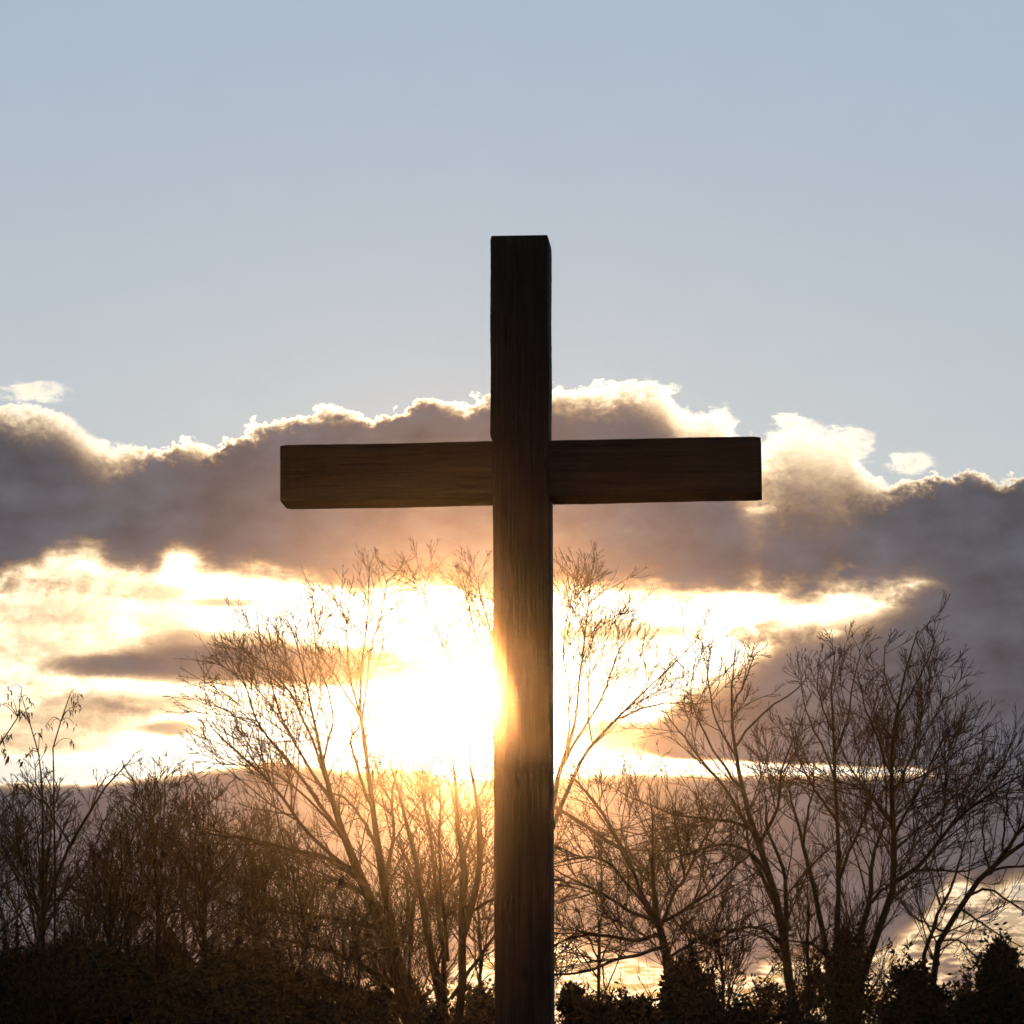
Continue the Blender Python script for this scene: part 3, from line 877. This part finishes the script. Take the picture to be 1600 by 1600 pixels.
bare_tree('bare_tree', 'bare tree at the right edge leaning right on two stems', 46.0, [
    [(1452, 2010, 11, 0), (1450, 1700, 10, 0), (1456, 1560, 8, 0), (1462, 1490, 7, 0), (1478, 1452, 6, 0), (1505, 1412, 6, 0), (1532, 1372, 5.8, 0), (1560, 1345, 5.4, 0), (1605, 1315, 4, 0), (1660, 1270, 2, 0), (1700, 1220, 1, 0)],
    [(1448, 1600, 7, 0), (1443, 1495, 4.6, .3), (1455, 1460, 4, .4), (1470, 1420, 3.5, .5), (1492, 1372, 2.6, .6), (1505, 1330, 1.8, .6), (1512, 1280, 1, .6)],
    [(1560, 1345, 4.6, 0), (1580, 1318, 3.8, -.3), (1605, 1285, 3, -.5), (1640, 1230, 2, -.7), (1660, 1180, 1, -.8)],
    [(1535, 1370, 3.4, 0), (1560, 1358, 3, .5), (1600, 1355, 2.4, .9), (1650, 1370, 1.2, 1.2)],
    [(1515, 1398, 3.4, 0), (1545, 1390, 2.6, -.6), (1580, 1410, 2, -1), (1610, 1430, 1.2, -1.2)],
    [(1500, 1420, 3, 0), (1530, 1440, 2.2, .6), (1570, 1465, 1.6, 1), (1600, 1480, 1, 1.2)],
    [(1565, 1340, 3, 0), (1570, 1290, 2.2, .7), (1575, 1240, 1.6, 1), (1590, 1190, 1, 1.2)],
    [(1545, 1360, 3, 0), (1535, 1310, 2, .6), (1540, 1260, 1.2, .9)],
    [(1475, 1455, 2.6, 0), (1440, 1440, 1.8, -.6), (1415, 1420, 1.4, -.9), (1400, 1395, .9, -1)],
    [(1470, 1470, 2.6, 0), (1500, 1470, 1.8, -.6), (1520, 1490, 1.2, -.9)],
], 19, group=G_BARE, per1=4.0, lmax=2.2, dens=.9)

# bare trees of the thicket on the left
left = [
    # px, top, half width, Y, n, label
    (70, 1205, 120, 49.5, 9, 'bare tree at the left edge, fan of twigs behind the leafy stems', 21, -10, (1470, 1390)),
    (243, 1190, 100, 52.0, 9, 'bare upright tree with pointed twiggy crown in the left thicket', 22, 6, (1460, 1380)),
    (155, 1250, 90, 47.0, 8, 'low bare tree between the edge tree and the pointed tree of the left thicket', 23, 40, (1480, 1420)),
    (318, 1225, 90, 50.0, 9, 'bare tree with star shaped twig burst near the middle of the left thicket', 24, 0, (1460, 1380)),
    (400, 1265, 100, 54.0, 9, 'round topped bare tree in the left thicket under the raking limbs', 25, 0, (1460, 1380)),
    (-30, 1240, 120, 52.0, 8, 'bare tree half cut off by the left border of the view', 26, 10, (1450, 1380)),
    (480, 1320, 90, 46.5, 8, 'low dense bare tree right at the foot of the leaning tree', 27, -10, (1500, 1440)),
]
for px, tp, hw, Y, n, lab, sd_, lean, fk in left:
    r_ = np.random.default_rng(sd_)
    bare_tree('bare_tree', lab, Y, auto_limbs(px, tp, hw, r_, Y, n + 4, fk, 6.0, lean), sd_, group=G_BARE, per1=4.6, lmax=1.6, t0=.05, dens=.90)

# fuller brushwood of small trees standing farther back on the left
back = [
    (20, 1290, 110, 57.0, 'brushy bare tree far back in the left corner of the thicket', 41, 0),
    (120, 1300, 110, 59.0, 'brushy bare tree far back under the leafy saplings', 42, 10),
    (200, 1310, 100, 60.0, 'brushy bare tree far back between edge tree and pointed tree', 43, -10),
    (290, 1300, 110, 58.0, 'brushy bare tree far back behind the star shaped twig burst', 44, 0),
    (365, 1330, 100, 60.0, 'brushy bare tree far back left of the round topped one', 45, 10),
    (440, 1330, 110, 59.0, 'brushy bare tree far back right of the round topped one', 46, 0),
    (530, 1370, 100, 57.0, 'brushy bare tree far back behind the low dense one', 47, 0),
    (600, 1390, 90, 60.0, 'brushy bare tree far back between the two leaning stems', 48, 0),
]
for px, tp, hw, Y, lab, sd_, lean in back:
    r_ = np.random.default_rng(sd_)
    bare_tree('bare_tree', lab, Y, auto_limbs(px, tp, hw, r_, Y, 11, (1590, 1500), 5.0, lean), sd_, group=G_BARE, per1=3.4, lmax=1.8, t0=.05, dens=.78)

# long thin shoot crossing the left thicket
bare_tree('bare_tree', 'thin bare tree whose one long shoot slants up right above the left thicket', 45.5, [
    [(20, 2010, 6, 0), (40, 1600, 5, 0), (70, 1430, 4.2, 0), (110, 1320, 3.6, 0), (145, 1262, 3, 0), (165, 1230, 2.2, 0), (185, 1200, 1.4, 0), (205, 1188, .9, 0)],
    [(145, 1262, 2, 0), (152, 1235, 1.6, .2), (166, 1215, 1, .3)],
    [(110, 1320, 2.4, 0), (80, 1270, 2, -.3), (60, 1230, 1.4, -.4), (55, 1195, .9, -.5)],
    [(75, 1420, 3, 0), (120, 1370, 2, .4), (150, 1320, 1.4, .7), (160, 1280, .9, .8)],
], 28, group=G_BARE, per1=3.2, lmax=1.0, t0=.3, dens=.7)

# bushy small bare tree low on the right, between the traced ones
for px, tp, hw, Y, n, lab, sd_, lean in [
    (1130, 1370, 90, 48.5, 9, 'low brushy bare tree in the gap before the rounded crown tree', 31, 0),
    (1262, 1360, 60, 55.0, 7, 'small brushy bare tree behind the stem of the forked top tree', 32, 0),
    (935, 1370, 90, 53.0, 8, 'small bare tree low beside the right edge of the cross post', 33, 0),
    (640, 1290, 90, 55.0, 9, 'bushy bare tree low behind the stems left of the cross', 34, 0),
    (560, 1400, 90, 45.5, 8, 'low bare shrub tree in front of the leaning trunk', 35, 0),
    (750, 1330, 60, 54.0, 7, 'slim bare tree close to the left edge of the post', 36, 0),
]:
    r_ = np.random.default_rng(sd_)
    bare_tree('bare_tree', lab, Y, auto_limbs(px, tp, hw, r_, Y, n, (1540, 1470), 5.0, lean), sd_, group=G_BARE, per1=4.6, lmax=1.0, t0=.1, dens=.9)


# ------------------------------------------------------------------ evergreen shrubs
def leaf_quads(c, rng, size, droop=0.0):
    n = len(c)
    d = unit(rng.normal(0, 1, (n, 3)) + np.array([0, 0, .3 - droop]))
    r = rng.normal(0, 1, (n, 3)); s = unit(np.cross(d, r))
    l = (size * rng.uniform(.6, 1.3, n))[:, None]; w = l * .42
    nn = np.cross(d, s)
    v = np.stack([c, c + d * l * .5 + s * w * .5 + nn * l * .06, c + d * l, c + d * l * .5 - s * w * .5 + nn * l * .06], 1)
    f = np.arange(n * 4).reshape(n, 4)
    return v.reshape(-1, 3), f


def shrub(name, label, px, py_top, halfw, Y, seed, n=9000, size=0.075, depth=None, group=None, tall=False, mat_l=None, gaps=1.0):
    rng = np.random.default_rng(seed)
    mp = Y / F
    topz = at(px, py_top, Y)[2]; X = at(px, py_top, Y)[0]
    w = halfw * mp; dd = depth or w * .7
    root = empty(name, (X, Y, 0)); o = np.array(root.location)
    # clumps on a lumpy dome
    nc = int(110 * max(1, w))
    th = rng.uniform(0, 2 * np.pi, nc); u = rng.random(nc) ** .45
    h = .06 + .94 * rng.random(nc) ** .75
    prof = np.sqrt(np.clip(1 - h ** (4.0 if tall else 4.5), 0.02, 1))
    cx = np.cos(th) * u * prof * w; cy = np.sin(th) * u * prof * dd
    cz = 0.35 + h * (topz - 0.45) * rng.uniform(.90, 1.0, nc)
    cr = rng.uniform(.16, .36, nc) * min(1.0, .5 + w * .5)
    cr = np.where(h > .9, cr * .7, cr)
    ci = rng.integers(0, nc, n)
    q = unit(rng.normal(0, 1, (n, 3))) * (rng.random(n) ** .5)[:, None] * cr[ci][:, None] * np.array([1.15, 1.15, .9])
    c = np.stack([cx[ci], cy[ci], cz[ci]], 1) + q
    # sprigs poking out of the top
    ns = int(40 * max(1, w)); k = 30
    b = rng.integers(0, nc, ns); b = b[np.argsort(-cz[b])]
    dirs = unit(rng.normal(0, .35, (ns, 3)) + np.array([0, 0, 1]))
    t = rng.random((ns, k)) * rng.uniform(.12, .62, ns)[:, None] ** 1.2
    sp = (np.stack([cx[b], cy[b], cz[b]], 1)[:, None, :] + dirs[:, None, :] * (t + cr[b][:, None] * .7)[:, :, None]).reshape(-1, 3) + rng.normal(0, .018, (ns * k, 3))
    c = np.concatenate([c, sp]); c[:, 2] = np.maximum(c[:, 2], .05)
    v, f = leaf_quads(c, rng, size)
    # stems
    m_ = 9
    s0 = np.stack([rng.normal(0, w * .12, m_), rng.normal(0, dd * .12, m_), np.full(m_, -.1)], 1)
    pick = rng.integers(0, nc, m_); s1 = np.stack([cx[pick], cy[pick], cz[pick]], 1)
    tt = np.linspace(0, 1, 6)[None, :, None]
    P = s0[:, None] * (1 - tt) + s1[:, None] * tt + rng.normal(0, .04, (m_, 6, 3))
    tv, tf = tubes(P, np.linspace(.035, .008, 6)[None].repeat(m_, 0), 6)
    mesh_obj('stem', tv, tf, M_BARK, root, smooth=True)
    mesh_obj('foliage', v, f, mat_l or M_LEAF, root)
    return tag(root, label, 'shrub' if not tall else 'evergreen', group)


G_SH = 'dark shrubs along the foot of the trees'
shrubs = [
    (30, 1462, 130, 43.0, 'large dark shrub filling the bottom left corner', 18000),
    (190, 1475, 120, 44.0, 'dark shrub beside the one in the bottom left corner', 16000),
    (330, 1478, 110, 43.5, 'dark rounded shrub below the star shaped twig burst', 16000),
    (450, 1500, 100, 44.5, 'dark shrub in front of the low dense bare tree', 14000),
    (560, 1530, 90, 43.0, 'dark low shrub left of the leaning trunk foot', 11000),
    (680, 1555, 80, 45.0, 'dark low shrub among the stems left of the post', 9000),
    (775, 1538, 60, 43.5, 'dark low shrub at the left edge of the cross post', 8000),
    (908, 1512, 52, 44.0, 'dark shrub with pointed top right beside the cross post', 8000),
    (990, 1545, 60, 43.0, 'dark low shrub left of the low spreading tree', 8000),
    (1065, 1492, 60, 44.5, 'dark upright shrub wrapped round the low spreading tree', 9000),
    (1160, 1552, 60, 43.5, 'low dark shrub under the rounded crown tree', 7000),
    (1240, 1575, 50, 43.0, 'small dark shrub left of the ivy covered trunk', 5000),
    (110, 1452, 130, 57.0, 'tall dark shrub behind the bottom left corner shrubs', 14000),
    (265, 1462, 110, 58.0, 'tall dark shrub far back between the two left thicket trees', 12000),
    (395, 1478, 110, 57.0, 'dark shrub far back under the round topped bare tree', 12000),
    (510, 1505, 90, 58.0, 'dark shrub far back left of the leaning trunk', 9000),
    (945, 1535, 75, 56.0, 'dark shrub far back between the post and the low spreading tree', 3200),
    (1110, 1512, 80, 57.0, 'dark loose shrub far back under the low spreading tree branches', 3200),
    (1205, 1528, 70, 56.0, 'dark loose shrub far back behind the rounded crown tree trunk', 2800),
    (1275, 1500, 60, 58.0, 'dark loose shrub far back just left of the ivy column', 2600),
    (1385, 1528, 60, 57.0, 'dark loose shrub far back just right of the ivy column', 3000),
    (1500, 1524, 80, 58.0, 'dark loose shrub far back between the two bottom right shrubs', 4000),
    (640, 1520, 90, 56.0, 'dark loose shrub far back behind the leaning trunk foot', 5000),
    (740, 1532, 60, 57.0, 'dark loose shrub far back behind the multi stemmed tree foot', 3000),
    (1430, 1500, 95, 44.0, 'wide dark shrub with bumpy top right of the ivy covered trunk', 16000),
    (1565, 1482, 85, 42.5, 'dark green shrub in the bottom right corner', 16000),
]
for i, (px, tp, hw, Y, lab, n) in enumerate(shrubs):
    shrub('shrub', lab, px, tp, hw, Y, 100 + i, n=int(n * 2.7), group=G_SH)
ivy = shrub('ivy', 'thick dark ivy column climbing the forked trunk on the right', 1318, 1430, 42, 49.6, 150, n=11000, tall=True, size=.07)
ivy['category'] = 'ivy'


# ------------------------------------------------------------------ leafy saplings at the far left
def sapling(label, pts, clusters, Y, seed):
    rng = np.random.default_rng(seed)
    mp = Y / F
    b = at(pts[0][0], pts[0][1], Y)
    root = empty('sapling', (b[0], Y, 0)); o = np.array(root.location)
    P = [at(p[0], p[1], Y) + (p[2] * mp,) for p in pts]
    r, L = resample(P, 22, rng, .003)
    lines = [r[None, :, :3]]; rad = [np.maximum(r[None, :, 3], .0035)]
    parts = [tubes(lines[0], rad[0], 6)]
    leaves = []
    for (cx, cy, n, s) in clusters:
        c = np.array(at(cx, cy, Y + rng.uniform(-.15, .15)))
        j = np.argmin(np.linalg.norm(r[:, :3] - (c - [0, 0, .06]), axis=1))
        t = np.linspace(0, 1, 6)[:, None]
        q = r[j, :3] * (1 - t) + c * t + np.array([0, 0, .05]) * np.sin(t * np.pi)
        parts.append(tubes(q[None], np.linspace(.004, .002, 6)[None], 4))
        for k in range(n):
            a0 = c + rng.normal(0, .022, 3) * s
            d = unit(np.array([rng.normal(0, .6), rng.normal(0, .6), -1.0 + rng.uniform(-.2, .7)]))
            l = rng.uniform(.04, .075) * s; side = unit(np.cross(d, rng.normal(0, 1, 3))); w = l * .16
            e = a0 + d * l + np.array([0, 0, -.02]); mid = a0 + d * l * .45 + np.array([0, 0, .008])
            leaves.append([a0, mid + side * w, e, mid - side * w])
    v, f = merge(parts)
    mesh_obj('stem', v - o, f, M_TWIG, root, smooth=True)
    lv = np.array(leaves).reshape(-1, 3)
    mesh_obj('foliage', lv - o, np.arange(len(lv)).reshape(-1, 4), M_DRY, root)
    return tag(root, label, 'sapling', 'leafy saplings at the far left')


sapling('thin leafy sapling leaning right, rightmost of the three saplings at far left',
        [(86, 2040, 3), (86, 1500, 2.2), (85, 1300, 1.5), (83, 1200, 1.2), (83, 1150, 1.1), (92, 1132, 1), (103, 1110, .9), (109, 1085, .7)],
        [(116, 1092, 6, 1), (119, 1105, 8, 1), (110, 1112, 6, .9), (102, 1130, 4, .8), (78, 1135, 5, .8), (74, 1130, 4, .8), (116, 1132, 4, .8), (112, 1156, 5, .9), (124, 1084, 4, .8)], 41.0, 201)
sapling('thin leafy sapling bending left, middle one of the three at far left',
        [(68, 2040, 3), (68, 1500, 2.2), (66, 1240, 1.4), (59, 1200, 1.1), (59, 1165, 1), (53, 1148, .9), (46, 1128, .9), (41, 1112, .7), (35, 1090, .6)],
        [(31, 1110, 8, 1), (41, 1114, 8, 1), (47, 1098, 7, .9), (63, 1145, 7, 1), (36, 1188, 8, 1), (46, 1178, 5, .9), (28, 1092, 4, .8), (22, 1112, 3, .7)], 41.5, 202)
sapling('leafy sapling cut by the left border, leftmost of the three',
        [(-40, 2040, 3), (-35, 1500, 2.2), (-18, 1200, 1.5), (0, 1163, 1.2), (14, 1146, 1), (24, 1132, .9), (30, 1110, .8), (34, 1075, .6)],
        [(12, 1149, 9, 1), (2, 1155, 5, .9), (12, 1080, 8, .9), (16, 1090, 6, .9), (8, 1172, 6, 1.1), (14, 1182, 6, 1.2), (-10, 1100, 8, 1), (4, 1100, 4, .8)], 41.2, 203)
